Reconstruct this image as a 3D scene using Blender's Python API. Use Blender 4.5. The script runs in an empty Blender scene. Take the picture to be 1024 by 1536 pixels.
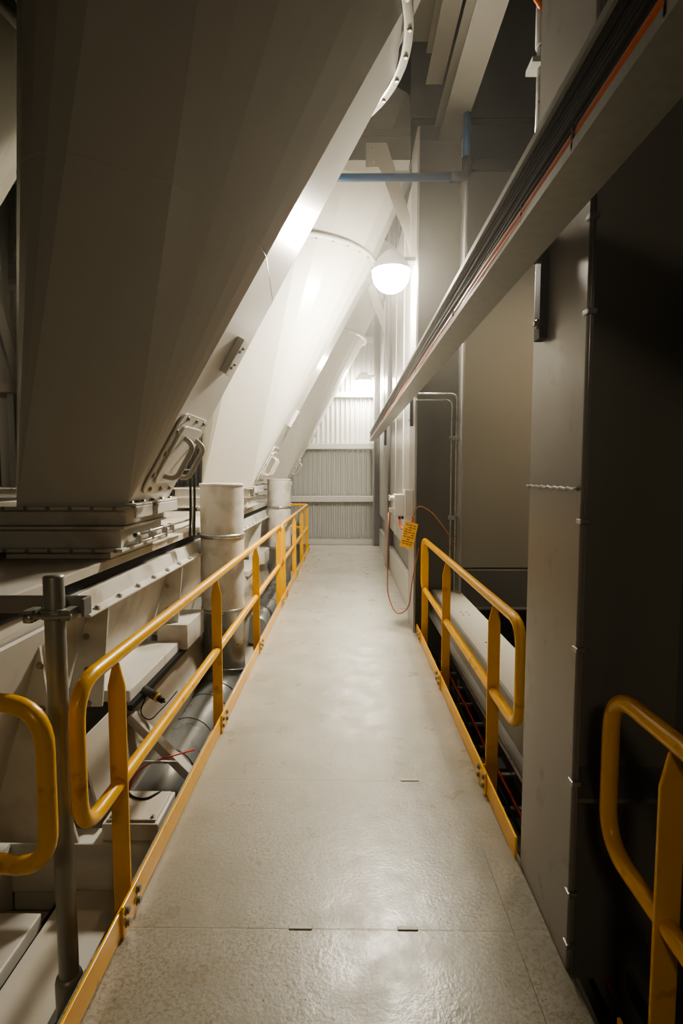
import bpy, bmesh, math, random
from mathutils import Vector, Matrix
random.seed(4)
C = bpy.context.scene.collection
V = Vector
PI = math.pi

# ------------------------------------------------------------------ materials
def mat(name, col, rough=.5, metal=0, noise=.0, nscale=6, bump=0, bscale=40, rvar=0, dirt=None, dscale=3, dlo=.55, dhi=.75, coat=0, streak=False):
    m = bpy.data.materials.new(name); m.use_nodes = True
    nt = m.node_tree; N = nt.nodes; L = nt.links
    b = N['Principled BSDF']
    b.inputs['Roughness'].default_value = rough; b.inputs['Metallic'].default_value = metal
    b.inputs['Base Color'].default_value = (*col, 1)
    if coat: b.inputs['Coat Weight'].default_value = coat; b.inputs['Coat Roughness'].default_value = .15
    geo = N.new('ShaderNodeNewGeometry')
    pos = geo.outputs['Position']
    if streak:
        mp = N.new('ShaderNodeMapping'); mp.inputs['Scale'].default_value = (1, 1, .12)
        L.new(pos, mp.inputs['Vector']); pos = mp.outputs[0]
    out = None
    if noise:
        n = N.new('ShaderNodeTexNoise'); n.inputs['Scale'].default_value = nscale; n.inputs['Detail'].default_value = 5
        L.new(pos, n.inputs['Vector'])
        mx = N.new('ShaderNodeMix'); mx.data_type = 'RGBA'
        mx.inputs[6].default_value = (*[c*(1-noise) for c in col], 1)
        mx.inputs[7].default_value = (*[min(1, c*(1+noise)) for c in col], 1)
        L.new(n.outputs['Fac'], mx.inputs[0]); out = mx.outputs[2]
        if rvar:
            mr = N.new('ShaderNodeMapRange'); mr.inputs[3].default_value = rough-rvar; mr.inputs[4].default_value = rough+rvar
            mr.inputs[1].default_value = .3; mr.inputs[2].default_value = .7
            L.new(n.outputs['Fac'], mr.inputs[0]); L.new(mr.outputs[0], b.inputs['Roughness'])
    if dirt:
        n2 = N.new('ShaderNodeTexNoise'); n2.inputs['Scale'].default_value = dscale; n2.inputs['Detail'].default_value = 8
        L.new(geo.outputs['Position'], n2.inputs['Vector'])
        r = N.new('ShaderNodeMapRange'); r.inputs[1].default_value = dlo; r.inputs[2].default_value = dhi
        L.new(n2.outputs['Fac'], r.inputs[0])
        mx2 = N.new('ShaderNodeMix'); mx2.data_type = 'RGBA'
        if out: L.new(out, mx2.inputs[6])
        else: mx2.inputs[6].default_value = (*col, 1)
        mx2.inputs[7].default_value = (*dirt, 1)
        L.new(r.outputs[0], mx2.inputs[0]); out = mx2.outputs[2]
    if out: L.new(out, b.inputs['Base Color'])
    if bump:
        n3 = N.new('ShaderNodeTexNoise'); n3.inputs['Scale'].default_value = bscale; n3.inputs['Detail'].default_value = 3
        L.new(geo.outputs['Position'], n3.inputs['Vector'])
        bp = N.new('ShaderNodeBump'); bp.inputs['Strength'].default_value = bump; bp.inputs['Distance'].default_value = .004
        L.new(n3.outputs['Fac'], bp.inputs['Height']); L.new(bp.outputs[0], b.inputs['Normal'])
    return m

WARM = (.60, .575, .53)
M = dict(
    chute=mat('chute paint', (.66, .64, .585), .3, bump=.05, bscale=7, coat=.2),
    white=mat('white machine paint', (.62, .60, .55), .42, noise=.08, nscale=7, dirt=(.36, .31, .23), dscale=4, dlo=.52, dhi=.8),
    cover=mat('dusty cover paint', (.55, .52, .46), .55, noise=.1, nscale=3, dirt=(.42, .35, .25), dscale=2, dlo=.45, dhi=.7),
    grey=mat('grey steel paint', (.25, .245, .23), .42, noise=.12, nscale=5, rvar=.08, streak=True),
    column=mat('column paint', (.34, .325, .31), .34, noise=.16, nscale=4, rvar=.08, streak=True, dirt=(.2, .18, .16), dscale=7, dlo=.6, dhi=.8),
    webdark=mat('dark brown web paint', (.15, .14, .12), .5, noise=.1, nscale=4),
    beam=mat('dim beam paint', (.27, .255, .22), .45, noise=.06, nscale=3),
    dull=mat('chute paint with baked shade', (.20, .19, .155), .5),  # chute paint darkened to imitate shade on the second row
    dark=mat('dark steel paint', (.10, .098, .09), .5, noise=.1, nscale=4),
    black=mat('black rubber', (.006, .006, .007), .7),
    galv=mat('galvanised steel', (.46, .47, .46), .36, .75, noise=.22, nscale=28, rvar=.1, dirt=(.3, .3, .29), dscale=16, dlo=.5, dhi=.7),
    galvdull=mat('dull galvanised tray', (.42, .435, .42), .5, .45, noise=.14, nscale=40, bump=.15, bscale=60),
    pole=mat('scaffold tube steel', (.36, .35, .30), .38, .35, noise=.3, nscale=20, streak=True, rvar=.1),
    duct=mat('spiral duct steel', (.36, .37, .36), .32, .5, noise=.15, nscale=8, rvar=.06),
    canvas=mat('canvas sleeve', (.60, .57, .52), .85, noise=.14, nscale=9, bump=.6, bscale=26, dirt=(.38, .33, .26), dscale=7, dlo=.5, dhi=.75),
    yellow=mat('safety yellow paint', (.90, .47, .006), .36, noise=.08, nscale=9, bump=.05, coat=.25, dirt=(.42, .19, .03), dscale=11, dlo=.62, dhi=.8),
    blue=mat('blue pipe', (.015, .10, .24), .35),
    orange=mat('orange cable', (.75, .16, .02), .45),
    redwire=mat('red cable', (.6, .05, .03), .45),
    brown=mat('rust brown cable', (.42, .13, .05), .45),
    panel=mat('wall panel', (.47, .44, .38), .5, noise=.05, nscale=2),
    wallp=mat('pale side panel', (.58, .57, .54), .35, noise=.04, nscale=2, coat=.2),
    sheet=mat('corrugated sheet', (.50, .50, .48), .38, noise=.06, nscale=3),
    steel=mat('bright bolt steel', (.55, .54, .5), .3, .9),
    bolt=mat('dusty bolt', (.33, .3, .25), .45, .5),
    plastic=mat('light grey plastic', (.62, .61, .58), .4),
    tag=mat('yellow tag card', (.80, .42, .03), .6),
    ink=mat('dark tag ink', (.08, .04, .01), .6),
    roof=mat('roof dark', (.06, .058, .05), .7),
)
def emis(name, col, s):
    m = bpy.data.materials.new(name); m.use_nodes = True
    b = m.node_tree.nodes['Principled BSDF']; b.inputs['Base Color'].default_value = (.9, .9, .85, 1)
    b.inputs['Emission Color'].default_value = (*col, 1); b.inputs['Emission Strength'].default_value = s
    return m

# floor paint: pale grey-beige, seams, embedded dirt, fine orange peel
def floor_mat():
    m = bpy.data.materials.new('walkway floor paint'); m.use_nodes = True
    nt = m.node_tree; N = nt.nodes; L = nt.links; b = N['Principled BSDF']
    geo = N.new('ShaderNodeNewGeometry'); P = geo.outputs['Position']
    sep = N.new('ShaderNodeSeparateXYZ'); L.new(P, sep.inputs[0])
    def noise(s, d=6, rough=.6):
        n = N.new('ShaderNodeTexNoise'); n.inputs['Scale'].default_value = s; n.inputs['Detail'].default_value = d
        n.inputs['Roughness'].default_value = rough; L.new(P, n.inputs['Vector']); return n.outputs['Fac']
    def rng(v, a, b_, c=0., d=1.):
        r = N.new('ShaderNodeMapRange'); r.inputs[1].default_value = a; r.inputs[2].default_value = b_
        r.inputs[3].default_value = c; r.inputs[4].default_value = d; L.new(v, r.inputs[0]); return r.outputs[0]
    def math_(op, a, b_):
        n = N.new('ShaderNodeMath'); n.operation = op
        for i, x in enumerate((a, b_)):
            if isinstance(x, (int, float)): n.inputs[i].default_value = x
            else: L.new(x, n.inputs[i])
        return n.outputs[0]
    def mix(f, a, b_):
        n = N.new('ShaderNodeMix'); n.data_type = 'RGBA'; L.new(f, n.inputs[0])
        for i, x in ((6, a), (7, b_)):
            if isinstance(x, tuple): n.inputs[i].default_value = (*x, 1)
            else: L.new(x, n.inputs[i])
        return n.outputs[2]
    base = mix(rng(noise(2.2), .35, .65), (.34, .325, .275), (.44, .425, .375))
    base = mix(rng(noise(7, 8), .56, .72, 0, .55), base, (.52, .45, .34))
    # base evenly darker towards the viewpoint, with speckled foot dirt there
    near = rng(sep.outputs[1], 3.3, 1.6)
    base = mix(math_('MULTIPLY', near, .55), base, (.20, .18, .13))
    spk = rng(noise(75, 4, .75), .46, .62)
    patch = rng(noise(2.2, 5), .34, .58)
    f = math_('MULTIPLY', math_('MULTIPLY', near, spk), patch)
    base = mix(math_('MULTIPLY', f, .95), base, (.20, .155, .09))
    sp2 = rng(noise(60, 1, .4), .735, .78)
    base = mix(math_('MULTIPLY', sp2, .8), base, (.16, .11, .06))
    seamf = None
    for y in (1.82, 2.76, 4.55):
        d = math_('ABSOLUTE', math_('SUBTRACT', sep.outputs[1], y), 0)
        s = rng(d, .0035, .0015)
        seamf = s if seamf is None else math_('MAXIMUM', seamf, s)
    base = mix(math_('MULTIPLY', seamf, .3), base, (.25, .2, .14))
    L.new(base, b.inputs['Base Color'])
    L.new(rng(noise(5, 7), .35, .7, .26, .46), b.inputs['Roughness'])
    bp = N.new('ShaderNodeBump'); bp.inputs['Strength'].default_value = .55; bp.inputs['Distance'].default_value = .003
    h = math_('ADD', math_('MULTIPLY', noise(70, 3), .55), math_('MULTIPLY', noise(14, 4), .8))
    h = math_('SUBTRACT', h, math_('MULTIPLY', seamf, .4))
    L.new(h, bp.inputs['Height']); L.new(bp.outputs[0], b.inputs['Normal'])
    return m
M['floor'] = floor_mat()

# ------------------------------------------------------------------ mesh builder
class MB:
    def __init__(s): s.bm = bmesh.new()
    def box(s, x0, x1, y0, y1, z0, z1, bev=0):
        vs = [s.bm.verts.new((x, y, z)) for x in (x0, x1) for y in (y0, y1) for z in (z0, z1)]
        for f in ((0,1,3,2),(4,6,7,5),(0,4,5,1),(2,3,7,6),(0,2,6,4),(1,5,7,3)):
            s.bm.faces.new([vs[i] for i in f])
        return s
    def obox(s, o, ax, ay, az, hx, hy, hz):
        """box centred at o with axis vectors and half sizes"""
        ax, ay, az = V(ax).normalized(), V(ay).normalized(), V(az).normalized(); o = V(o)
        vs = [s.bm.verts.new(o+ax*i*hx+ay*j*hy+az*k*hz) for i in (-1,1) for j in (-1,1) for k in (-1,1)]
        for f in ((0,1,3,2),(4,6,7,5),(0,4,5,1),(2,3,7,6),(0,2,6,4),(1,5,7,3)):
            s.bm.faces.new([vs[i] for i in f])
        return s
    def bar(s, a, b, w, h, upv=(0,0,1)):
        a, b = V(a), V(b); d = (b-a); u = V(upv); sx = d.cross(u)
        if sx.length < 1e-4: sx = V((1,0,0))
        sx.normalize(); u2 = sx.cross(d).normalized()
        return s.obox((a+b)/2, d, sx, u2, d.length/2, w/2, h/2)
    def tube(s, pts, r, n=12, closed=False, cap=True, rs=None):
        pts = [V(p) for p in pts]; m = len(pts); rings = []; prev = None
        for i, p in enumerate(pts):
            if closed: t = pts[(i+1) % m]-pts[i-1]
            else: t = pts[min(i+1, m-1)]-pts[max(i-1, 0)]
            t.normalize()
            if prev is None:
                u = t.orthogonal().normalized()
            else:
                u = prev-t*prev.dot(t)
                if u.length < 1e-6: u = t.orthogonal()
                u.normalize()
            prev = u; w = t.cross(u); rr = rs[i] if rs else r
            rings.append([s.bm.verts.new(p+(u*math.cos(2*PI*k/n)+w*math.sin(2*PI*k/n))*rr) for k in range(n)])
        def br(A, B, off=0):
            for k in range(n):
                f = s.bm.faces.new((A[k], A[(k+1) % n], B[(k+1+off) % n], B[(k+off) % n])); f.smooth = True
        for i in range(m-1): br(rings[i], rings[i+1])
        if closed:
            a0 = rings[-1][0].co; off = min(range(n), key=lambda k: (rings[0][k].co-a0).length)
            br(rings[-1], rings[0], off)
        elif cap:
            s.bm.faces.new(rings[0][::-1]); s.bm.faces.new(rings[-1])
        return s
    def poly(s, pts, thick=None, nrm=None):
        """flat polygon, extruded by thick along nrm"""
        vs = [s.bm.verts.new(p) for p in pts]; s.bm.faces.new(vs)
        if thick:
            n = V(nrm).normalized()*thick
            v2 = [s.bm.verts.new(V(p)+n) for p in pts]; s.bm.faces.new(v2[::-1])
            k = len(pts)
            for i in range(k): s.bm.faces.new((vs[i], vs[(i+1) % k], v2[(i+1) % k], v2[i]))
        return s
    def lathe(s, prof, c=(0,0,0), n=48, axis='z'):
        rings = []
        for r, h in prof:
            ring = []
            for k in range(n):
                a = 2*PI*k/n; q = (r*math.cos(a), r*math.sin(a), h)
                if axis == 'x': q = (h, q[0], q[1])
                if axis == 'y': q = (q[0], h, q[1])
                ring.append(s.bm.verts.new(V(c)+V(q)))
            rings.append(ring)
        for A, B in zip(rings, rings[1:]):
            for k in range(n):
                f = s.bm.faces.new((A[k], A[(k+1) % n], B[(k+1) % n], B[k])); f.smooth = True
        s.caps = (rings[0], rings[-1]); return s
    def closeends(s):
        s.bm.faces.new(s.caps[0][::-1]); s.bm.faces.new(s.caps[1]); return s
    def build(s, name, m, root=None, bevel=0, smooth=False, kind=None):
        bmesh.ops.recalc_face_normals(s.bm, faces=s.bm.faces)
        if root is not None:
            o_ = worldloc(root); bmesh.ops.translate(s.bm, verts=s.bm.verts, vec=-o_)
        me = bpy.data.meshes.new(name); s.bm.to_mesh(me); s.bm.free()
        o = bpy.data.objects.new(name, me); C.objects.link(o)
        if smooth:
            for p in me.polygons: p.use_smooth = True
        me.materials.append(m)
        if root is not None: o.parent = root
        if kind: o['kind'] = kind
        if bevel:
            b = o.modifiers.new('bevel', 'BEVEL'); b.width = bevel; b.segments = 2; b.limit_method = 'ANGLE'; b.angle_limit = math.radians(40)
        return o
def worldloc(o):
    v = V(o.location)
    while o.parent: o = o.parent; v = v+V(o.location)
    return v
def thing(name, label, cat, loc=(0,0,0), group=None):
    o = bpy.data.objects.new(name, None); C.objects.link(o); o.empty_display_size = .1
    o.location = loc; o['label'] = label; o['category'] = cat
    if group: o['group'] = group
    return o
def tag(o, label, cat, group=None):
    o['label'] = label; o['category'] = cat
    if group: o['group'] = group
    return o
def struct(o): o['kind'] = 'structure'; return o
def kids(o): return [c for c in bpy.data.objects if c.parent == o]
def dup(root, d, label, group=None, skip=()):
    r = root.copy(); C.objects.link(r); r.location = V(root.location)+V(d); r['label'] = label
    for ch in kids(root):
        if ch.name.split('.')[0] in skip: continue
        c = ch.copy(); C.objects.link(c); c.parent = r
        for g in kids(ch):
            e = g.copy(); C.objects.link(e); e.parent = c
    return r
def bolt_mesh(r=.012, h=.01, m='bolt'):
    b = MB(); b.lathe([(r*1.5, 0), (r*1.5, h*.25), (r, h*.25), (r, h*1.2)], n=6).closeends()
    bmesh.ops.recalc_face_normals(b.bm, faces=b.bm.faces)
    me = bpy.data.meshes.new('bolt'); b.bm.to_mesh(me); b.bm.free(); me.materials.append(M[m]); return me
BOLT = bolt_mesh(); SBOLT = bolt_mesh(.008, .009); BRIGHT = bolt_mesh(.013, .018, 'steel')
def bolt(root, p, n=(1,0,0), me=None):
    o = bpy.data.objects.new('bolt', me or BOLT); C.objects.link(o); o.parent = root
    o.location = V(p)-worldloc(root); o.rotation_euler = V(n).to_track_quat('Z', 'Y').to_euler(); return o
def roundpath(pts, r, n=6, closed=False):
    pts = [V(p) for p in pts]; out = []; m = len(pts)
    for i, p in enumerate(pts):
        if not closed and i in (0, m-1): out.append(p); continue
        a = (pts[i-1]-p); b = (pts[(i+1) % m]-p); rr = min(r, a.length*.49, b.length*.49)
        a = p+a.normalized()*rr; b = p+b.normalized()*rr
        for k in range(n+1):
            t = k/n; out.append(a*(1-t)**2+p*2*t*(1-t)+b*t*t)
    return out

# ------------------------------------------------------------------ setting
S = 3.75           # bay length
FARY = 12.35
struct(MB().box(-.87, .745, -3, FARY, -.012, 0).box(-.87, -.855, -3, 12.2, -.2, -.012).box(.73, .745, -3, 12.2, -.2, -.012).build('floor', M['floor']))
struct(MB().box(-9, -.5, -3.4, FARY, -.75, -.62).build('floor_lower', M['cover']))
struct(MB().box(-9, 5, -3.5, 13, -2.3, -2.2).build('floor_pit', M['dark']))
# far corrugated wall
b = MB(); x = -9; prof = []
while x < 5:
    prof += [(x, 0), (x+.05, 0), (x+.065, -.035), (x+.095, -.035)]; x += .11
lo = [b.bm.verts.new((p[0], FARY+.1+p[1], -2.2)) for p in prof]; hi = [b.bm.verts.new((p[0], FARY+.1+p[1], 9)) for p in prof]
for i in range(len(prof)-1): b.bm.faces.new((lo[i], lo[i+1], hi[i+1], hi[i]))
struct(b.build('wall_far', M['sheet']))
for i, (z0, z1) in enumerate(((0.0, .13), (1.0, 1.13), (2.2, 2.33), (3.38, 3.5), (4.6, 4.72), (5.8, 5.92))):
    pj = .2 if i in (1, 2) else .06
    struct(MB().box(-8.8, .60, FARY-pj, FARY+.06, z0, z1).build('trim_%d' % (i+1), M['wallp'], bevel=.006))
struct(MB().box(-9.1, -9, -3.5, 12.9, -2.3, 9).build('wall_left', M['dark']))
struct(MB().box(4.9, 5, -3.5, 12.9, -2.3, 9).build('wall_right', M['dark']))
struct(MB().box(-9.1, 5, -3.6, -3.5, -2.3, 9).build('wall_back', M['dark']))
struct(MB().box(-9.1, 5, -3.5, 12.9, 9, 9.1).build('ceiling', M['roof']))
# right cladding panels in the far bays
def clad(i, y0, y1):
    struct(MB().box(.74, .78, y0, y1, .72, 4.95).build('wall_side_%d' % i, M['wallp'], bevel=.004))
    struct(MB().box(.80, .84, y0, y1, -.1, .8).build('wall_recess_%d' % i, M['grey']))
    struct(MB().box(.735, .80, y0, y1, 0, .40).build('baseboard_right_%d' % i, M['wallp'], bevel=.004))
clad(1, 5.98, 9.17); clad(2, 9.7, FARY-.32)
for i, y in enumerate((7.0, 8.1, 10.6)):
    struct(MB().box(.728, .74, y, y+.03, .72, 4.95).build('trim_%d' % (i+10), M['wallp']))
# cross wall panels facing the camera in the open bay
struct(MB().box(1.20, 2.21, 6.12, 6.18, .56, 4.95).build('wall_cross', M['panel'], bevel=.004))
struct(MB().box(2.225, 4.9, 6.12, 6.18, .56, 4.95).build('wall_cross_1', M['panel'], bevel=.004))
struct(MB().box(.7, 4.9, 6.19, 6.25, 4.96, 9).box(1.2, 4.9, 6.19, 6.25, .1, 4.96).build('wall_cross_2', M['grey']))

# ------------------------------------------------------------------ steel columns
def column(y0, label, h=7.6, w=.47, x0=.73, d=.49, y_low=-2.2, web='grey'):
    t = thing('steel_column', label, 'column', (x0+d/2, y0+w/2, y_low), group='H-section columns on the right')
    MB().box(x0, x0+.022, y0, y0+w, y_low, h).build('flange', M['column'], t, bevel=.003)
    MB().box(x0+d-.022, x0+d, y0, y0+w, y_low, h).build('flange', M['column'], t, bevel=.003)
    MB().box(x0+.022, x0+d-.022, y0+w/2-.008, y0+w/2+.008, y_low, h).build('web', M[web], t)
    return t
c1 = column(1.67, 'nearest grey painted H-section steel column beside the open railing gap, with cable clips', h=5.03)
MB().box(.752, 1.198, 1.7, 1.897, .56, .575).build('stiffener_plate', M['grey'], c1)
MB().box(.752, 1.198, 1.7, 1.897, -.35, -.335).build('stiffener_plate', M['grey'], c1)
MB().tube([(.7245, 1.68+.47*i/24, 1.60+.003*math.sin(i*2.1)) for i in range(25)], .006, 6).build('weld_seam', M['column'], c1)
MB().tube([(.742, 1.666, -1), (.742, 1.666, 3.4)], .003, 8).build('edge_cable', M['grey'], c1)
for z in (2.42, 2.14, 1.50, 1.09, .65, .27, .09, -.05):
    k = MB().box(.724, .756, 1.655, 1.69, z-.008, z+.008).build('cable_clip', M['galv'], c1, bevel=.003)
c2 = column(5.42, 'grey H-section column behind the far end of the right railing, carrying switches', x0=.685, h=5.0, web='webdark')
c3 = column(9.17, 'third grey column along the right side, between pale cladding panels', x0=.685, h=5.0)
c4 = column(FARY-.32, 'last grey column in the far right corner by the corrugated wall', w=.25, x0=.60, d=.3, h=7)
p = MB().box(.60, .729, 1.45, 2.25, 0, .006).build('base_plate', M['floor'], bevel=.002)
tag(p, 'thin painted floor plate at the foot of the nearest grey column', 'plate')

# ------------------------------------------------------------------ yellow railings
def flatpost(t, x, y, z0, z1, w=.064, th=.012, axis='x'):
    prof = [(-w/2, z0), (w/2, z0), (w/2, z1-.10), (w*.17, z1-.012), (-w*.17, z1-.012), (-w/2, z1-.10)]
    if axis == 'x': pts = [(x+a, y-th/2, z) for a, z in prof]; n = (0, th, 0)
    else: pts = [(x-th/2, y+a, z) for a, z in prof]; n = (th, 0, 0)
    MB().poly(pts, th, n).build('post', M['yellow'], t, bevel=.002)
def railing(label, x, y0, y1, posts, toe, side, near_loop=True, far_loop=True, toe_x=None, far_turn=None):
    t = thing('yellow_railing', label, 'railing', (x, (y0+y1)/2, 0), group='yellow guard rails')
    zt, zm, r = .985, .50, .0255
    pts = [(x, y0, zt), (x, y1, zt), (x, y1, zm), (x, y0, zm)]
    if far_turn is None:
        MB().tube(roundpath(pts, .13, 8, True), r, 16, closed=True).build('handrail_loop', M['yellow'], t)
    else:
        MB().tube(roundpath([(far_turn, y1, zm), (x, y1, zm), (x, y0, zm), (x, y0, zt), (x, y1, zt), (far_turn, y1, zt)], .10, 8), r, 16).build('handrail_loop', M['yellow'], t)
    for py in posts: flatpost(t, x, py, -.16, zt-r+.01)
    s = 1 if side == 'L' else -1
    tx = toe_x
    MB().box(tx-.005, tx+.005, toe[0], toe[1], .005, .105).build('toe_board', M['yellow'], t, bevel=.002)
    for py in posts:
        if toe[0] < py < toe[1]:
            k = MB().box(tx+s*.005, tx+s*.013, py-.13, py+.03, .0, .118).build('toe_bracket', M['yellow'], t, bevel=.002)
            for dy, dz in ((-.10, .04), (-.10, .085), (0, .04), (0, .085)):
                bo = bpy.data.objects.new('bolt', BOLT); C.objects.link(bo); bo.parent = k
                bo.location = V((tx+s*.013, py+dy, dz))-worldloc(t); bo.rotation_euler = V((s, 0, 0)).to_track_quat('Z', 'Y').to_euler()
            MB().box(min(tx, x), max(tx, x), py+.006, py+.014, -.05, .09).build('post_cleat', M['yellow'], t)
    return t
railing('long yellow guard railing along the left walkway edge, nearest loop beside the scaffold tube', -.845, 1.61, 6.72, (1.9, 3.4, 4.9, 6.55), (.2, 6.75), 'L', toe_x=-.803)
rl2 = railing('far yellow guard railing on the left edge, turning left before the corrugated wall', -.845, 6.85, 11.3, (7.02, 8.5, 9.9, 11.2), (6.78, 11.35), 'L', toe_x=-.803, far_turn=-1.7)
railing('yellow railing with looped ends on the right, guarding the opening between two columns', .775, 2.33, 5.37, (2.76, 4.1, 5.22), (2.17, 5.4), 'R', toe_x=.722)
railing('nearest right yellow railing, its looped end standing before the big column', .815, -2.2, 1.60, (-1.2, .1, 1.29), (-2.2, 1.42), 'R', toe_x=.775)
# left return railing
t = thing('yellow_railing', 'yellow looped rail running off the left frame edge, beside the scaffold tube', 'railing', (-1.6, 1.55, 0), group='yellow guard rails')
A = V((-.868, 1.475, 0)); D = V((-2.4, 1.72, 0))
MB().tube(roundpath([A+V((0,0,.985)), D+V((0,0,.985)), D+V((0,0,.49)), A+V((0,0,.49))], .13, 8, True), .0265, 16, closed=True).build('handrail_loop', M['yellow'], t)
for k in (.45, .9):
    q = A.lerp(D, k); flatpost(t, q.x, q.y, -.6, .965)

# ------------------------------------------------------------------ scaffold tube with clamp and flat bar
t = thing('scaffold_tube', 'upright weathered scaffold tube with clamp, left of the long yellow railing', 'pole', (-.945, 1.69, -.62))
MB().lathe([(.0315, -.22), (.0315, 1.315), (.029, 1.322), (.0001, 1.325)], (-.945, 1.69, 0), 24).build('tube', M['pole'], t)
MB().lathe([(.033, -.21), (.042, -.21), (.044, -.11), (.044, -.07), (.040, -.055), (.033, -.05)], (-.945, 1.69, 0), 24).build('collar', M['pole'], t)
MB().box(-.905, -.875, 1.66, 1.72, -.12, -.06).build('collar_lug', M['pole'], t, bevel=.004)
MB().box(-1.02, -.875, 1.6, 1.78, -.299, -.22).build('foot_plate', M['dark'], t, bevel=.004)
c = MB().lathe([(.034, 1.185), (.042, 1.185), (.042, 1.215), (.034, 1.215)], (-.945, 1.69, 0), 24)
c.box(-1.02, -.99, 1.64, 1.70, 1.178, 1.218).box(-.90, -.872, 1.64, 1.70, 1.185, 1.22).tube([(-1.03, 1.64, 1.2), (-.865, 1.64, 1.2)], .008, 8)
c.build('clamp', M['pole'], t, bevel=.002)
MB().lathe([(.0, 0), (.016, 0), (.016, .02), (.0, .02)], (-1.0, 1.63, 1.195), 6, 'y').build('clamp_nut', M['galv'], t)
p = MB().box(-1.65, -.985, 1.735, 1.745, 1.185, 1.245).box(-.905, -.86, 1.735, 1.745, 1.185, 1.245).box(-.986, -.90, 1.735, 1.745, 1.185, 1.245).box(-.8605, -.8505, 1.69, 1.745, 1.185, 1.245).build('flat_bar', M['grey'], bevel=.003)
tag(p, 'horizontal grey flat bar clamped behind the scaffold tube, running left', 'bar')

# ------------------------------------------------------------------ the chutes
BX0, BX1, BY0, BY1, BZ = -1.81, -1.2, 2.9, 3.54, 1.47
TC = V((-.75, 3.48, 4.3)); TR = 1.10
def chute_rays():
    """list of (bottom corner, top point, angle) round the chute, following the facets"""
    cor = {0: V((BX1, BY1, BZ)), 1: V((BX0, BY1, BZ)), 2: V((BX0, BY0, BZ)), 3: V((BX1, BY0, BZ))}
    rays = []
    for q in range(4):           # quadrant q spans angles 90q+15 .. 90q+75
        for a in (12, 23, 34, 45, 56, 67, 78):
            an = math.radians(90*q+a)
            rays.append((cor[q], TC+V((math.cos(an), math.sin(an), 0))*TR, 90*q+a))
    return rays
RAYS = chute_rays()
def make_chute(label):
    t = thing('hopper_chute', label, 'chute', ((BX0+BX1)/2, (BY0+BY1)/2, 1.18), group='big sloping steel chutes')
    b = MB(); bv = {}; tv = []
    for c, p, a in RAYS:
        key = tuple(c)
        if key not in bv: bv[key] = b.bm.verts.new(c)
        tv.append((b.bm.verts.new(p), bv[key]))
    n = len(tv)
    for i in range(n):
        (p0, c0), (p1, c1_) = tv[i], tv[(i+1) % n]
        if c0 is c1_: b.bm.faces.new((c0, p1, p0))
        else: b.bm.faces.new((c0, c1_, p1, p0))
    b.build('chute_body', M['chute'], t, bevel=.004)
    # weld seam round the body on a tilted level
    pts = []
    for c, p, a in RAYS:
        d_ = p-c; g = lambda q: q.z-(2.89-.26*(q.x+.45)-.15*(q.y-2.86))
        k = -g(c)/(g(p)-g(c))
        pts.append(c.lerp(p, k))
    MB().tube(pts, .0022, 6, closed=True).build('weld_seam', M['chute'], t)
    # ring flange
    MB().lathe([(TR-.005, 4.285), (TR+.05, 4.285), (TR+.05, 4.31), (TR+.05, 4.335), (TR-.005, 4.335)], (TC.x, TC.y, 0), 72).build('ring_flange', M['chute'], t)
    for k in range(34):
        an = 2*PI*(k+.5)/34
        bolt(t, TC+V((math.cos(an)*(TR+.027), math.sin(an)*(TR+.027), -.014)), (0, 0, -1))
    # upper chute leaning on
    up_ = MB(); R1 = []; R2 = []
    for k in range(24):
        an = 2*PI*k/24; e = V((math.cos(an), math.sin(an), 0))
        R1.append(up_.bm.verts.new(TC+e*(TR-.03)+V((0, 0, .035)))); R2.append(up_.bm.verts.new(TC+e*(TR+.22)+V((.48, 0, 1.6))))
    for k in range(24): up_.bm.faces.new((R1[k], R1[(k+1) % 24], R2[(k+1) % 24], R2[k]))
    up_.build('upper_chute', M['chute'], t)
    # base frames
    f = MB()
    for x0, x1, z0, z1 in ((-2.2, -1.165, 1.452, 1.47), (-2.15, -1.21, 1.365, 1.448), (-2.2, -1.2, 1.347, 1.362), (-2.15, -1.24, 1.24, 1.347), (-2.2, -1.215, 1.222, 1.24), (-1.88, -1.3, 1.18, 1.222)):
        f.box(x0-.0, x1, BY0-(.05 if z1-z0 < .03 else 0), BY1+(.05 if z1-z0 < .03 else 0), z0, z1)
    f.build('base_frame', M['white'], t, bevel=.002)
    for y0, y1 in ((2.87, 3.12), (3.2, 3.58)):
        MB().box(-1.215, -1.14, y0, y1, 1.472, 1.486).box(-1.152, -1.14, y0, y1, 1.405, 1.472).build('cleat', M['white'], t, bevel=.008)
        for k in range(3): bolt(t, (-1.18, y0+.04+k*(y1-y0-.08)/2, 1.486), (0, 0, 1))
    for k in range(6): bolt(t, (-1.85+k*.12, 2.848, 1.461), (0, -1, 0), SBOLT); bolt(t, (-1.85+k*.12, 2.848, 1.231), (0, -1, 0), SBOLT)
    # side facet local frame
    c0, c1_ = V((BX1, BY0, BZ)), V((BX1, BY1, BZ))
    t0 = TC+V((math.cos(math.radians(-12)), math.sin(math.radians(-12)), 0))*TR
    t1 = TC+V((math.cos(math.radians(12)), math.sin(math.radians(12)), 0))*TR
    mid0 = (c0+c1_)/2; mid1 = (t0+t1)/2
    U = (mid1-mid0).normalized(); W = V((0, 1, 0)); Nn = W.cross(U).normalized()
    if Nn.x < 0: Nn = -Nn
    def loc(u, w, h): return mid0+U*u+W*w+Nn*h
    # hatch
    def rrect(u0, u1, w0, w1, r, n=5):
        out = []
        for cu, cw, a0 in ((u1-r, w1-r, 0), (u0+r, w1-r, 90), (u0+r, w0+r, 180), (u1-r, w0+r, 270)):
            for k in range(n+1):
                a = math.radians(a0+90*k/n); out.append((cu+r*math.cos(a), cw+r*math.sin(a)))
        return out
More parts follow.
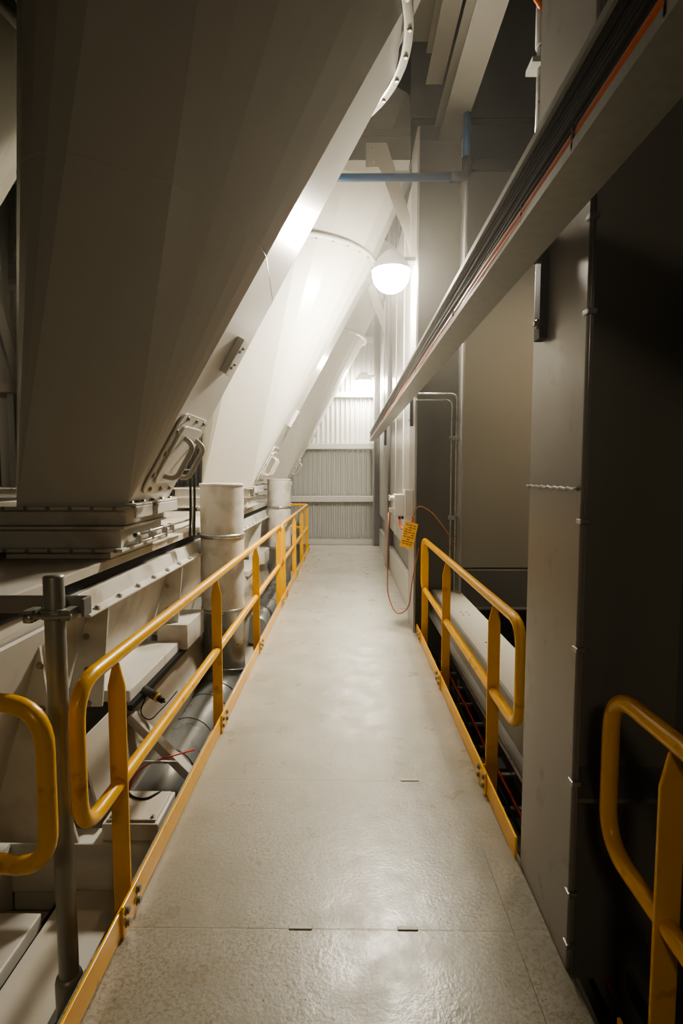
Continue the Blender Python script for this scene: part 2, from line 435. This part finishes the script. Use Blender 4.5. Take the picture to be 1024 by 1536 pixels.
    u0, u1, w0, w1 = .08, .60, -.265, .25
    h = MB().poly([loc(u, w, .004) for u, w in rrect(u0, u1, w0, w1, .07)], .012, Nn).build('hatch', M['chute'], t, bevel=.003)
    MB().tube([loc(u, w, .02) for u, w in rrect(u0+.075, u1-.075, w0+.07, w1-.07, .06)], .006, 8, closed=True).build('gasket_ridge', M['chute'], h) if False else None
    g = MB().poly([loc(u, w, .017) for u, w in rrect(u0+.07, u1-.07, w0+.065, w1-.065, .06)], .014, Nn).build('hatch_lid', M['chute'], t, bevel=.005)
    for w in (-.09, .14):
        MB().tube(roundpath([loc(.20, w, .02), loc(.22, w, .10), loc(.44, w, .10), loc(.46, w, .02)], .05, 6), .0165, 10).build('handle', M['panel'], t)
    for u, w in ((.11, -.17), (.11, 0), (.11, .16), (.57, -.17), (.57, 0), (.57, .16), (.2, -.235), (.34, -.235), (.48, -.235), (.2, .222), (.34, .222), (.48, .222)):
        bolt(t, loc(u, w, .016), Nn)
    # lug plate
    MB().obox(loc(1.03, .02, .022), U, W, Nn, .12, .05, .022).build('mounting_plate', M['chute'], t, bevel=.004)
    for u, w in ((.96, 0), (.99, .035), (1.07, 0), (1.10, .035)): bolt(t, loc(u, w, .044), Nn, SBOLT)
    return t
ch1 = make_chute('nearest and largest beige steel chute, filling the upper left of the view')
ch2 = dup(ch1, (0, S, 0), 'middle beige chute, brightly lit beside the nearer lamp, behind the large one')
ch3 = dup(ch1, (0, 2*S, 0), 'farthest slim chute of the walkway row, in front of the corrugated wall')
sk = ('hatch', 'hatch_lid', 'handle', 'mounting_plate', 'cleat')
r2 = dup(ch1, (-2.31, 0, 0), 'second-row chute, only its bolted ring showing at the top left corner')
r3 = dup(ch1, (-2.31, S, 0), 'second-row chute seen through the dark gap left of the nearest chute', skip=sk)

for r_ in (r2, r3):  # second row gets its dimness from the darker colour
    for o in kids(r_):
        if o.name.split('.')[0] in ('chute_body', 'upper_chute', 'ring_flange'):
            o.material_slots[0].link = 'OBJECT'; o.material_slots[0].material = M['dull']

# ------------------------------------------------------------------ conveyor casing under the chutes
t = thing('conveyor_casing', 'long pale conveyor casing with bolted flanges and ribs beneath the chutes', 'conveyor', (-1.8, 6.5, -.62))
MB().box(-3.2, -1.31, 1.0, 12, 1.13, 1.178).box(-1.31, -1.296, 1.0, 12, 1.13, 1.178).build('top_cover', M['cover'], t, bevel=.004)
MB().box(-3.1, -1.34, 1.2, 12, 1.06, 1.13).build('seal_strip', M['black'], t)
MB().poly([(-1.36, 2.5, 1.058), (-1.285, 2.5, 1.072), (-1.262, 2.5, .985), (-1.225, 2.5, .972), (-1.225, 2.5, .96), (-1.36, 2.5, .96)], 9.5, (0, 1, 0)).build('flange_beam', M['white'], t, bevel=.003)
MB().poly([(-1.45, 1.0, 1.06), (-1.36, 1.0, 1.06), (-1.36, 1.0, 1.0), (-1.40, 1.0, .84), (-1.45, 1.0, .84)], 1.5, (0, 1, 0)).build('flange_beam', M['white'], t, bevel=.003)
for k in range(18): bolt(t, (-1.24, 2.6+k*.26, .984), (.5, 0, 1))
# sloped side shells
MB().poly([(-1.34, 1.0, .96), (-1.34, 12, .96), (-1.60, 12, .1), (-1.60, 1.0, .1)], .02, (-1, 0, .3)).build('side_shell', M['white'], t)
MB().poly([(-1.62, 1.0, .1), (-1.62, 12, .1), (-1.75, 12, -.6), (-1.75, 1.0, -.6)], .02, (-1, 0, .2)).build('side_shell', M['white'], t)
for k in range(7):
    y = 2.72+k*1.25
    MB().poly([(-1.24, y, .955), (-1.29, y, .42), (-1.49, y, .42), (-1.345, y, .95)], .014, (0, 1, 0)).build('rib_plate', M['white'], t, bevel=.002)
    if k < 2:
        for z in (.8, .62, .44, .26): bolt(t, (-1.36, y-.002, z), (0, -1, 0))
# near end panel, seen flat with bolt lines
MB().poly([(-1.37, 2.30, .95), (-1.56, 2.30, .95), (-2.1, 2.30, -.03), (-1.22, 2.30, -.03), (-1.28, 2.3, .2)], .016, (0, 1, 0)).build('end_plate', M['white'], t, bevel=.002)
for z in (.80, .60, .42, .25, .06): bolt(t, (-1.36, 2.298, z), (0, -1, 0))
for z in (.62, .36, .10): bolt(t, (-1.50-.18*(.62-z), 2.298, z), (0, -1, 0))
# stepped guard boxes
for y in (0, 3.75, 7.4):
    MB().box(-1.52, -1.25, y+2.98, y+3.9, .33, .40).build('guard_box', M['white'], t, bevel=.006)
    MB().box(-1.42, -1.19, y+3.9, y+4.36, .33, .52).build('guard_box', M['white'], t, bevel=.006)
MB().bar((-1.24, 2.95, .31), (-1.24, 4.35, .31), .03, .035).build('cable_duct', M['black'], t)
MB().poly([(-1.30, 2.5, .34), (-1.30, 9, .34), (-1.22, 9, .02), (-1.22, 2.5, .02)], .012, (-1, 0, -.2)).build('lower_shell', M['cover'], t)
MB().box(-1.34, -1.17, 2.5, 11.8, -.0, .014).build('lower_flange', M['white'], t, bevel=.002)
for k in range(22): bolt(t, (-1.19, 2.6+k*.17, .014), (0, 0, 1), SBOLT)
MB().poly([(-1.24, 2.5, -.01), (-1.24, 11, -.01), (-1.30, 11, -.6), (-1.30, 2.5, -.6)], .012, (-1, 0, 0)).build('lower_shell', M['cover'], t)

# air line with fittings along the base frame
t = thing('air_line', 'thin galvanised air line with valve fittings below the nearest chute base', 'pipe', (-1.22, 3.2, 1.26))
MB().tube([(-1.20, 3.0, 1.30), (-1.20, 4.15, 1.30)], .009, 8).tube([(-1.185, 2.85, 1.255), (-1.185, 4.0, 1.262)], .007, 8).build('pipe', M['galv'], t)
for y in (3.02, 3.22, 3.46, 3.6):
    MB().lathe([(.0001, -.02), (.016, -.02), (.016, .02), (.0001, .02)], (-1.20, y, 1.30), 8, 'y').box(-1.205, -1.175, y-.012, y+.012, 1.25, 1.30).build('fitting', M['steel'], t, bevel=.002)
t = thing('air_line', 'black hoses looping behind the nearest chute down to the cover', 'hose', (-1.2, 3.9, 1.2))
for dx in (0, .03):
    MB().tube(roundpath([(-1.14+dx, 3.56, 1.66), (-1.1+dx, 3.75, 1.68), (-1.16+dx, 3.95, 1.6), (-1.17+dx, 3.98, 1.4), (-1.18+dx, 3.98, 1.18)], .1, 6), .009, 8).build('hose', M['black'], t)
MB().lathe([(.0001, 1.18), (.022, 1.18), (.022, 1.22), (.014, 1.24), (.014, 1.4), (.0001, 1.4)], (-1.165, 4.03, 0), 12).build('valve', M['galv'], t)

# sensor
t = thing('proximity_sensor', 'small dark sensor with yellow ring and looping cable under the guard boxes', 'sensor', (-1.17, 3.2, .3))
d = V((.85, -.3, -.35)).normalized(); o = V((-1.235, 3.15, .34))
MB().tube([o, o+d*.10], .026, 12).build('sensor_body', M['dark'], t)
MB().tube([o+d*.10, o+d*.115], .0265, 12).build('yellow_ring', M['tag'], t)
MB().tube([o+d*.115, o+d*.15], .017, 12).tube([o+d*.15, o+d*.165], .006, 8).build('sensor_tip', M['black'], t)
MB().tube(roundpath([o+d*.02+V((0,0,-.025)), o+V((-.0, -.08, -.12)), o+V((.05, -.05, -.18)), o+V((.1, .1, -.14)), o+V((.12, .25, -.12))], .06, 6), .004, 6).build('cable', M['black'], t)

# diagonal brace, cross beam, box with lid, strips at the lower left
p = MB().bar((-1.27, 3.02, .24), (-.88, 3.02, -.17), .05, .075, (0, 1, 0)).build('brace', M['white'], bevel=.004)
tag(p, 'short pale diagonal brace between the conveyor casing and the left walkway edge', 'brace')
p = MB().tube([(-1.32, 2.72, .12), (-.9, 2.72, .12)], .008, 8).build('tie_rod', M['galv'])
tag(p, 'thin steel rod crossing below the diagonal brace', 'rod')
t = thing('cross_beam', 'pale box beam running left under the conveyor, behind the scaffold tube', 'beam', (-1.7, 2.2, -.62))
MB().box(-3.2, -.875, 2.36, 2.48, -.32, -.078).build('beam_body', M['white'], t, bevel=.008)
MB().box(-1.62, -1.57, 2.2, 2.36, -.61, -.07).build('end_bracket', M['white'], t, bevel=.004)
for z in (-.35, -.2): bolt(t, (-1.595, 2.2, z), (0, -1, 0))
MB().box(-3.1, -1.0, 2.38, 2.46, -.62, -.32).build('support_foot', M['white'], t)
t = thing('junction_box', 'low pale box with lid under the railing, on the cross beam', 'box', (-1.08, 2.36, -.19))
MB().box(-1.15, -.885, 2.38, 2.64, -.077, .008).build('box_body', M['white'], t, bevel=.006)
MB().box(-1.135, -.9, 2.395, 2.625, .008, .02).build('lid', M['cover'], t, bevel=.004)
for x in (-1.115, -.92): bolt(t, (x, 2.415, .02), (0, 0, 1), SBOLT)
p = MB().tube(roundpath([(-1.18, 2.68, -.1), (-1.15, 2.8, .03), (-1.05, 2.85, .06), (-.88, 2.98, .05)], .1, 6), .005, 6).build('red_cable', M['redwire'])
tag(p, 'thin red cable crossing over the low pale box', 'cable')
p = MB().tube(roundpath([(-1.14, 2.64, .026), (-1.08, 2.56, .026), (-1.0, 2.54, .026), (-.95, 2.62, .026), (-.93, 2.75, -.1)], .08, 6), .005, 6).build('black_cable', M['black'])
tag(p, 'thin black cable lying on the lid of the low pale box', 'cable')
t = thing('skirt_channel', 'pale channel with dark slot on the lower floor at the bottom left', 'channel', (-1.3, 1.6, -.62))
MB().box(-1.62, -1.335, .3, 2.19, -.34, -.27).build('channel_body', M['white'], t, bevel=.006)
MB().box(-1.345, -1.30, .3, 2.35, -.36, -.33).build('slot', M['black'], t)
MB().box(-1.31, -.875, .3, 2.355, -.33, -.30).build('cover_plate', M['cover'], t, bevel=.004)
MB().box(-1.6, -.9, .3, 2.3, -.62, -.36).build('channel_base', M['white'], t)

# ------------------------------------------------------------------ dust ducts with canvas sleeve
def make_duct(label):
    cx, cy, r = -1.075, 4.57, .183
    t = thing('extraction_duct', label, 'duct', (cx, cy, -.62), group='extraction ducts with canvas sleeves')
    b = MB(); n = 40; rings = []
    H = [.47+i*.045 for i in range(25)]
    for z in H:
        ring = []
        for k in range(n):
            a = 2*PI*k/n
            rr = r*(1+.012*math.sin(3*a+z*5)+.008*math.sin(7*a-z*13)+.006*math.sin(z*40+2*a))
            if abs(z-1.12) < .03: rr = r*.985
            ring.append(b.bm.verts.new((cx+rr*math.cos(a), cy+rr*math.sin(a), z)))
        rings.append(ring)
    for A_, B_ in zip(rings, rings[1:]):
        for k in range(n):
            f = b.bm.faces.new((A_[k], A_[(k+1) % n], B_[(k+1) % n], B_[k])); f.smooth = True
    b.build('canvas_sleeve', M['canvas'], t)
    for z in (1.12,):
        MB().lathe([(r*1.0, z-.018), (r*1.03, z-.018), (r*1.03, z+.018), (r*1.0, z+.018)], (cx, cy, 0), 40).box(cx-.03, cx+.03, cy-r*1.03-.016, cy-r*1.03+.002, z-.014, z+.014).build('clamp_band', M['galv'], t)
    MB().lathe([(r*.98, 1.535), (r*1.02, 1.54), (r*1.03, 1.555), (r*1.01, 1.565), (r*.97, 1.56)], (cx, cy, 0), 40).build('top_hem', M['canvas'], t)
    MB().lathe([(r*.985, -.06), (r*.985, .48), (r*1.035, .485), (r*1.035, .497), (r*.985, .5)], (cx, cy, 0), 40).build('steel_pipe', M['duct'], t)
    path = [(cx, cy, -.05), (cx-.005, cy-.02, -.13), (cx-.03, cy-.14, -.24), (cx-.06, cy-.34, -.31), (cx-.1, cy-.7, -.35), (cx-.13, cy-1.1, -.38), (cx-.13, cy-1.6, -.40)]
    MB().tube(path, r*.985, 36).build('elbow', M['duct'], t)
    for i in (0, 2, 3, 4, 5):
        q = V(path[i]); dn = (V(path[i+1])-V(path[max(i-1, 0)])).normalized()
        MB().tube([q-dn*.006, q+dn*.006], r*1.02, 36).build('joint_ring', M['duct'], t)
    return t
d1 = make_duct('nearer vertical duct with canvas sleeve and steel lower pipe, behind the left railing')
d2 = dup(d1, (0, S+.12, 0), 'farther canvas-sleeved duct, near where the two left railings meet')

# ------------------------------------------------------------------ cable tray and cables
t = thing('cable_tray', 'long galvanised cable tray on edge overhead along the right side', 'cable tray', (.57, 5.5, 2.36))
TX = .50
MB().box(TX, TX+.135, -2.5, 12, 2.535, 2.541).box(TX, TX+.006, -2.5, 12, 2.541, 2.556).build('upper_flange', M['galvdull'], t)
MB().box(TX, TX+.135, -2.5, 12, 2.362, 2.368).box(TX, TX+.005, -2.5, 12, 2.368, 2.388).build('lower_flange', M['galvdull'], t)
MB().box(TX+.13, TX+.136, -2.5, 12, 2.368, 2.535).build('back_plate', M['galvdull'], t)
def run(y0, y1, x, z, amp=.004, n=60, ph=0):
    return [(x+amp*math.sin(ph+i*.9)+amp*.6*math.sin(i*.37+ph*2), y0+(y1-y0)*i/n, z+amp*math.sin(i*.7+ph*3)) for i in range(n+1)]
i = 0
for col in range(4):
    for row in range(10):
        if col > 1 and row not in (0, 3, 6, 9): continue
        z = 2.386+row*.0158; x = TX+.014+col*.019+.003*(row % 2)+(.014 if row < 1 else 0)
        o = MB().tube(run(-2.4, 11.9, x, z, .0016, 70, i*1.7), .0078, 7).build('black_cable', M['black'])
        tag(o, 'black cable lying in the overhead cable tray', 'cable', 'black cables in the tray'); i += 1
for k in range(2):
    pts = [(TX+.012+.003*math.sin(i*.8), -2.4+i*.2, 2.381+k*.02+.007*abs(math.sin(i*.31))) for i in range(72)]
    o = MB().tube(pts, .0125, 8).build('orange_cable', M['orange'])
    tag(o, 'orange cable at the front of the overhead cable tray' if k == 0 else 'second orange cable just inside the first, in the overhead tray', 'cable')
for y in (.9, 1.25, 1.6, 2.0, 2.6, 3.2, 4.0, 5, 6.2, 7.5, 9):
    o = MB().box(TX, TX+.03, y-.004, y+.004, 2.3695, 2.42).build('cable_tie', M['black'])
    tag(o, 'black tie round the orange cables in the overhead tray', 'cable tie', 'cable ties in the tray')
# tray supports
for y, lab in ((2.02, 'dark tray bracket on the nearest column, under the overhead cable tray'), (5.6, 'tray bracket on the second column from the viewer'), (9.4, 'tray bracket on the third column from the viewer')):
    t = thing('tray_bracket', lab, 'bracket', (.69, y, 2.2), group='cable tray brackets')
    xw = .73 if y < 3 else .685
    MB().box(xw-.03, xw, y-.03, y+.03, 2.14, 2.56).build('upright', M['black'], t, bevel=.003)
    MB().box(TX+.137, xw-.03, y-.02, y+.02, 2.42, 2.50).build('arm', M['dark'], t, bevel=.003)
    bolt(t, (xw-.03, y, 2.2), (-1, 0, 0))

# ------------------------------------------------------------------ lamps
def lamp(label, p, strength, tint=(1, .92, .77), hood=0):
    t = thing('bulkhead_lamp', label, 'lamp', p, group='wall lamps')
    x, y, z = p
    R0 = .185
    MB().lathe([(.0001, R0+.04), (.06, R0+.03), (.12, R0*.86), (.17, R0*.5), (.198, R0*.16), (.19, R0*.12)], (x, y, z), 28).build('housing', M['plastic'], t)
    pr = [(max(.001, R0*math.cos(a)), R0*math.sin(a)) for a in [-PI/2+(PI*.56)*i/16 for i in range(17)]]
    MB().lathe(pr, (x, y, z), 28).build('diffuser', emis('lamp glow', tint, strength), t)
    if hood: MB().lathe([(.10, .2), (.32, -hood), (.33, -hood), (.11, .22)], (x, y, z), 28).build('added_shade', M['grey'], t)  # deep hood added to keep the extra light off the chutes
    MB().box(x+.02, .69 if 5 < y < 10 and x > 0 else x+.28, y-.02, y+.02, z+.12, z+.16).build('bracket_arm', M['grey'], t, bevel=.004)
    if y < 5.3: MB().tube([(x, y, z+.2), (x, y, 9)], .012, 8).build('drop_rod', M['grey'], t)
    return t
lamp('bright lamp on an arm from the second column, above the middle of the walkway', (.44, 5.5, 3.64), 740)
lamp('smaller glowing lamp near the far corrugated wall', (.37, 12.0, 3.66), 330)
lamp('dim lamp behind the viewer lighting the near railings', (-.3, -1.9, 2.9), 50, (1, .83, .57))
lamp('lamp between the two chute rows, hidden behind the nearest chute', (-2.75, 5.2, 3.3), 60, (1, .84, .58))
lamp('added unseen lamp with hood, high over the opening on the right, hidden behind the overhead tray', (2.35, 4.6, 4.75), 150, (1, .82, .54), .34)  # extra lamp added to brighten the cross wall and pit

# ------------------------------------------------------------------ overhead steelwork
def ibeam(name, a, b_, w, h, m, label, cat='beam', vertical=False):
    a, b_ = V(a), V(b_); t = thing(name, label, cat, (a+b_)/2)
    up_ = V((0, 0, 1)); d = (b_-a).normalized(); sd = d.cross(up_).normalized(); up2 = sd.cross(d).normalized()
    L_ = (b_-a).length/2; c = (a+b_)/2
    MB().obox(c-up2*(h/2-.008), d, sd, up2, L_, w/2, .008).build('flange', m, t)
    MB().obox(c+up2*(h/2-.008), d, sd, up2, L_, w/2, .008).build('flange', m, t)
    MB().obox(c, d, sd, up2, L_, .006, h/2-.016).build('web', m, t)
    return t
ibeam('roof_beam', (1.05, -3, 5.2), (1.05, 5.98, 5.2), .235, .3, M['beam'], 'pale overhead beam running back above the cable tray')
ibeam('roof_beam', (.84, -3, 5.55), (.84, 5.45, 5.55), .16, .3, M['beam'], 'narrower pale overhead beam left of the wide one')
ibeam('cross_girder', (-9, 6.1, 5.17), (.68, 6.1, 5.17), .2, .32, M['beam'], 'pale horizontal girder behind the chutes, above the blue pipe')
ibeam('cross_girder', (.69, 6.05, 5.2), (4.8, 6.05, 5.2), .2, .42, M['dark'], 'dark horizontal girder on top of the cross wall panels')
ibeam('cross_girder', (-9, 9.8, 5.25), (.68, 9.8, 5.25), .2, .3, M['grey'], 'distant grey girder above the farthest chute')
ibeam('cross_girder', (-9, 8.6, 7.0), (4.8, 8.6, 7.0), .3, .5, M['dark'], 'dark high roof girder in the background')
ibeam('cross_girder', (-9, 4.6, 7.4), (4.8, 4.6, 7.4), .3, .4, M['dark'], 'dark high roof girder nearer the viewer')
ibeam('roof_beam', (.2, 4, 6.7), (.2, 12.2, 6.7), .2, .3, M['dark'], 'dark high beam running back under the roof')
ibeam('roof_beam', (3.3, -3, 4.7), (3.3, 5.9, 4.7), .2, .3, M['dark'], 'dark beam high over the opening on the right')
# knee braces with bolted gusset
def knee(label, y, s=1):
    t = thing('knee_brace', label, 'brace', (.5, y, 4.6))
    MB().poly([(.20, y, 5.15), (.42, y, 5.15), (.62, y, 4.55), (.675, y, 4.40), (.675, y, 4.02), (.62, y, 4.2), (.36, y, 4.86), (.34, y, 4.90), (.20, y, 4.90)], .014, (0, 1, 0)).build('gusset_plate', M['panel'], t, bevel=.002)
    for z in (4.96, 5.09): bolt(t, (.28, y, z), (0, -1, 0), BRIGHT)
    return t
knee('pale bolted knee brace between the girder and the second column, above the lamp', 5.93)
knee('distant pale knee brace beside the farthest chute', 9.62)
# blue pipe
t = thing('blue_pipe', 'bright blue pipe running across above the middle chute, with black elbow', 'pipe', (0, 5.55, 4.6))
MB().tube([(-6, 5.33, 4.477), (1.0, 5.33, 4.477)], .036, 16).build('pipe_run', M['blue'], t)
MB().tube(roundpath([(.99, 5.33, 4.477), (1.14, 5.33, 4.477), (1.14, 5.33, 4.65)], .07, 6), .047, 14).build('elbow_fitting', M['black'], t)
MB().tube([(1.14, 5.33, 4.63), (1.14, 5.33, 5.05)], .036, 16).build('pipe_riser', M['blue'], t)

# ------------------------------------------------------------------ opening on the right
t = thing('support_beam', 'pale steel beam behind the right railing, with bolt holes in its top', 'beam', (1.0, 3.9, .35))
MB().box(.92, 1.19, 2.16, 6.1, .40, .415).build('top_flange', M['panel'], t, bevel=.002)
MB().box(.90, .92, 2.16, 6.1, .20, .415).build('side_web', M['grey'], t)
MB().box(.85, 1.1, 2.16, 6.1, .185, .20).build('bottom_flange', M['grey'], t)
for y in (2.75, 3.75, 4.6):
    for dx in (0, .05):
        for dy in (0, .09):
            MB().lathe([(.0001, .4152), (.009, .4152), (.009, .4164), (.0001, .4164)], (1.02+dx, y+dy, 0), 10).build('bolt_hole', M['black'], t)
p = MB().box(1.2, 4.8, 6.0, 6.1, .13, .55).box(1.2, 4.8, 5.92, 6.1, .115, .13).build('cross_wall_girder', M['grey'])
tag(p, 'dark grey girder under the beige cross wall, behind the right railing', 'beam')
t = thing('cable_ladder', 'low dark cable ladder with orange and white cables under the right railing', 'cable tray', (.86, 4, -.3))
MB().box(.78, .80, 1.0, 6.1, -.30, -.22).box(1.06, 1.08, 1.0, 6.1, -.30, -.22).build('side_rail', M['galv'], t)
for k in range(14): MB().box(.80, 1.06, 1.2+k*.35, 1.23+k*.35, -.30, -.28).build('rung', M['galv'], t)
for k, (m, lab) in enumerate((('orange', 'orange cable on the low ladder beside the walkway slab'), ('plastic', 'pale cable on the low ladder under the right railing'), ('black', 'black cable on the low ladder under the right railing'), ('redwire', 'dark red cable on the low ladder under the right railing'))):
    o = MB().tube(run(1.1, 6, .83+k*.05, -.268, .004, 30, k), .010, 8).build('cable', M[m]); tag(o, lab, 'cable')
for y, lab in ((1.5, 'lower dark floor beam near the looped railing at the bottom right'), (3.9, 'dark floor beam crossing below the opening behind the right railing')):
    t = thing('floor_beam', lab, 'beam', (2.5, y, -.6))
    MB().box(.8, 4.8, y-.08, y+.08, -.55, -.535).box(.8, 4.8, y-.006, y+.006, -.9, -.55).box(.8, 4.8, y-.08, y+.08, -.915, -.9).build('beam_body', M['dark'], t)
p = MB().box(1.222, 2.6, -2.5, 2.6, .30, .315).box(1.222, 1.24, -2.5, 2.6, .10, .3).build('side_ledge', M['dark'])
tag(p, 'dark steel ledge to the right behind the nearest right railing', 'ledge')
p = MB().box(1.235, 1.25, -2.5, 1.66, .33, 4.3).build('side_cladding', M['dark'])
tag(p, 'dark steel cladding at the right frame edge, beyond the nearest column', 'cladding')

# ------------------------------------------------------------------ switch boxes, cable, tag, conduit
t = thing('switch_box', 'pale grey switch enclosure with rotary knobs on the second column', 'switch box', (.66, 5.5, 1.3))
MB().box(.60, .685, 5.5, 5.78, 1.17, 1.48).build('enclosure', M['plastic'], t, bevel=.006)
MB().box(.50, .60, 5.58, 5.78, 1.20, 1.43).build('switch_body', M['plastic'], t, bevel=.008)
for y, z in ((5.63, 1.39), (5.71, 1.39), (5.66, 1.26)):
    k = MB().lathe([(.0001, -.045), (.022, -.045), (.026, 0), (.026, .0), (.0001, .0)], (.50, y, z), 14, 'x').box(.448, .462, y-.008, y+.008, z-.03, z+.03).build('knob', M['plastic'], t, bevel=.002)
MB().tube([(.555, 5.6, 1.20), (.555, 5.6, 1.17)], .014, 10).tube([(.585, 5.6, 1.20), (.585, 5.6, 1.17)], .014, 10).build('cable_gland', M['black'], t)
p = MB().tube(roundpath([(.555, 5.6, 1.18), (.56, 5.58, 1.08), (.62, 5.5, 1.06), (.67, 5.45, 1.14), (.67, 5.40, 1.2)], .05, 6), .011, 8).build('orange_cable', M['orange'])
tag(p, 'short orange cable looping out below the switch enclosure', 'cable')
p = MB().tube(roundpath([(.44, 5.60, 1.24), (.43, 5.58, .9), (.43, 5.58, .36), (.52, 5.5, .16), (.64, 5.40, .26), (.665, 5.39, .55), (.72, 5.30, .9)], .16, 8), .006, 8).build('brown_cable', M['brown'])
tag(p, 'thin rust-brown cable hanging in a loop above the floor by the second column', 'cable')
p = MB().tube(roundpath([(.665, 5.40, 1.2), (.72, 5.38, 1.34), (.86, 5.36, 1.26), (1.02, 5.34, 1.05), (1.10, 5.34, .92)], .12, 8), .005, 8).build('brown_cable', M['brown'])
tag(p, 'thin brown cable arching from the tag toward the steel conduit', 'cable')
# warning tag
t = thing('warning_tag', 'yellow warning tag with lines of small print hanging by the switch enclosure', 'tag', (.64, 5.38, 1.1))
tw, th = V((.8, -.45, -.18)).normalized(), V((.22, 0, 1)).normalized(); tn = tw.cross(th).normalized()
oc = V((.625, 5.34, 1.03))
MB().obox(oc, tw, th, tn, .07, .13, .0015).build('card', M['tag'], t)
for k in range(9):
    for j in range(3):
        if random.random() < .85:
            MB().obox(oc+th*(.10-k*.024)+tw*(-.04+j*.04)+tn*.002*(1 if tn.y < 0 else -1), tw, th, tn, .014+.004*random.random(), .004, .0006).build('print_line', M['ink'], t)
# conduit
t = thing('conduit', 'pair of thin steel conduits bending down beside the second column', 'conduit', (1.1, 5.6, 2))
MB().tube(roundpath([(.69, 5.39, 2.44), (1.10, 5.40, 2.44), (1.10, 5.40, .45)], .07, 6), .011, 10).build('tube', M['galv'], t)
MB().tube(roundpath([(.69, 5.39, 2.38), (1.05, 5.40, 2.38), (1.05, 5.40, .45)], .07, 6), .008, 10).build('tube', M['galv'], t)
for z in (2.0, 1.2): MB().box(1.03, 1.13, 5.385, 5.43, z-.02, z+.02).build('saddle', M['galv'], t, bevel=.003)
# upper right fittings
t = thing('conduit', 'upright conduit with junction fitting and orange cable at the top, above the tray', 'conduit', (1.15, 3.3, 4.4))
MB().tube([(1.14, 3.3, 3.6), (1.14, 3.3, 4.3)], .035, 12).build('tube', M['galv'], t)
MB().tube([(1.14, 3.3, 4.12), (1.14, 3.3, 4.35)], .045, 12).box(1.06, 1.2, 3.24, 3.36, 4.0, 4.03).build('coupling', M['plastic'], t)
MB().bar((1.1, 3.3, 4.45), (1.24, 3.3, 4.9), .12, .08, (0, 1, 0)).build('gland_box', M['column'], t, bevel=.01)
MB().tube(roundpath([(1.13, 3.27, 4.3), (1.05, 3.27, 4.42), (1.06, 3.27, 4.75), (1.1, 3.27, 5.0)], .1, 6), .02, 10).build('orange_cable', M['orange'], t)
p = MB().box(.42, .85, -3, 5.6, 5.9, 6.2).build('box_girder', M['beam'], bevel=.01)
tag(p, 'wide pale box girder at the top of the frame, beside the nearest chute ring', 'beam')

# ------------------------------------------------------------------ far-left background in the gap
t = thing('steel_post', 'pale steel post with diagonal strut in the gap left of the nearest chute', 'post', (-4.6, 7.4, 0))
MB().box(-4.75, -4.62, 7.3, 7.45, -.6, 6).build('post_body', M['wallp'], t, bevel=.006)
MB().bar((-4.72, 7.2, 4.4), (-4.35, 7.2, 2.85), .12, .12, (0, 1, 0)).build('strut', M['wallp'], t, bevel=.005)
MB().box(-4.9, -4.3, 7.1, 7.25, 2.72, 2.84).build('shelf_bracket', M['panel'], t, bevel=.005)
p = MB().box(-9, -4.1, 9.0, 9.1, -.6, 3.0).build('background_panel', M['grey'])
tag(p, 'grey panel far behind the chutes at the left frame edge', 'panel')

# ------------------------------------------------------------------ weld marks on the floor
for x0, y, w, lab in ((-.21, 1.825, .085, 'raised weld bead on the near floor seam, left of centre'), (.185, 1.825, .075, 'raised weld bead on the near floor seam, right of centre'), (.29, 2.765, .10, 'thin weld bead on the second floor seam')):
    o = MB().box(x0, x0+w, y-.009, y+.007, -.001, .0045).build('weld_bead', M['panel'], bevel=.004)
    tag(o, lab, 'weld bead')

# ------------------------------------------------------------------ world, camera, colour
w = bpy.data.worlds.new('world'); bpy.context.scene.world = w; w.use_nodes = True
w.node_tree.nodes['Background'].inputs[0].default_value = (1, .86, .66, 1); w.node_tree.nodes['Background'].inputs[1].default_value = .02
vs = w.node_tree.nodes.new('ShaderNodeVolumeScatter')      # thin haze added to imitate lens glow round the lamps
vs.inputs['Density'].default_value = .007; vs.inputs['Anisotropy'].default_value = .75; vs.inputs['Color'].default_value = (1, .97, .9, 1)
w.node_tree.links.new(vs.outputs[0], w.node_tree.nodes['World Output'].inputs['Volume'])
f = 800.
pitch = math.atan(58/f); yaw = math.atan(8/math.hypot(f, 58))
cam = bpy.data.cameras.new('camera'); co = bpy.data.objects.new('camera', cam); C.objects.link(co)
cam.sensor_fit = 'VERTICAL'; cam.sensor_height = 36; cam.lens = f/1536*36; cam.clip_start = .05
co.location = (0, 0, 1.65); co.rotation_euler = (PI/2-pitch, 0, yaw)
bpy.context.scene.camera = co
sc = bpy.context.scene
sc.view_settings.view_transform = 'AgX'; sc.view_settings.look = 'AgX - Medium High Contrast'; sc.view_settings.exposure = -.2
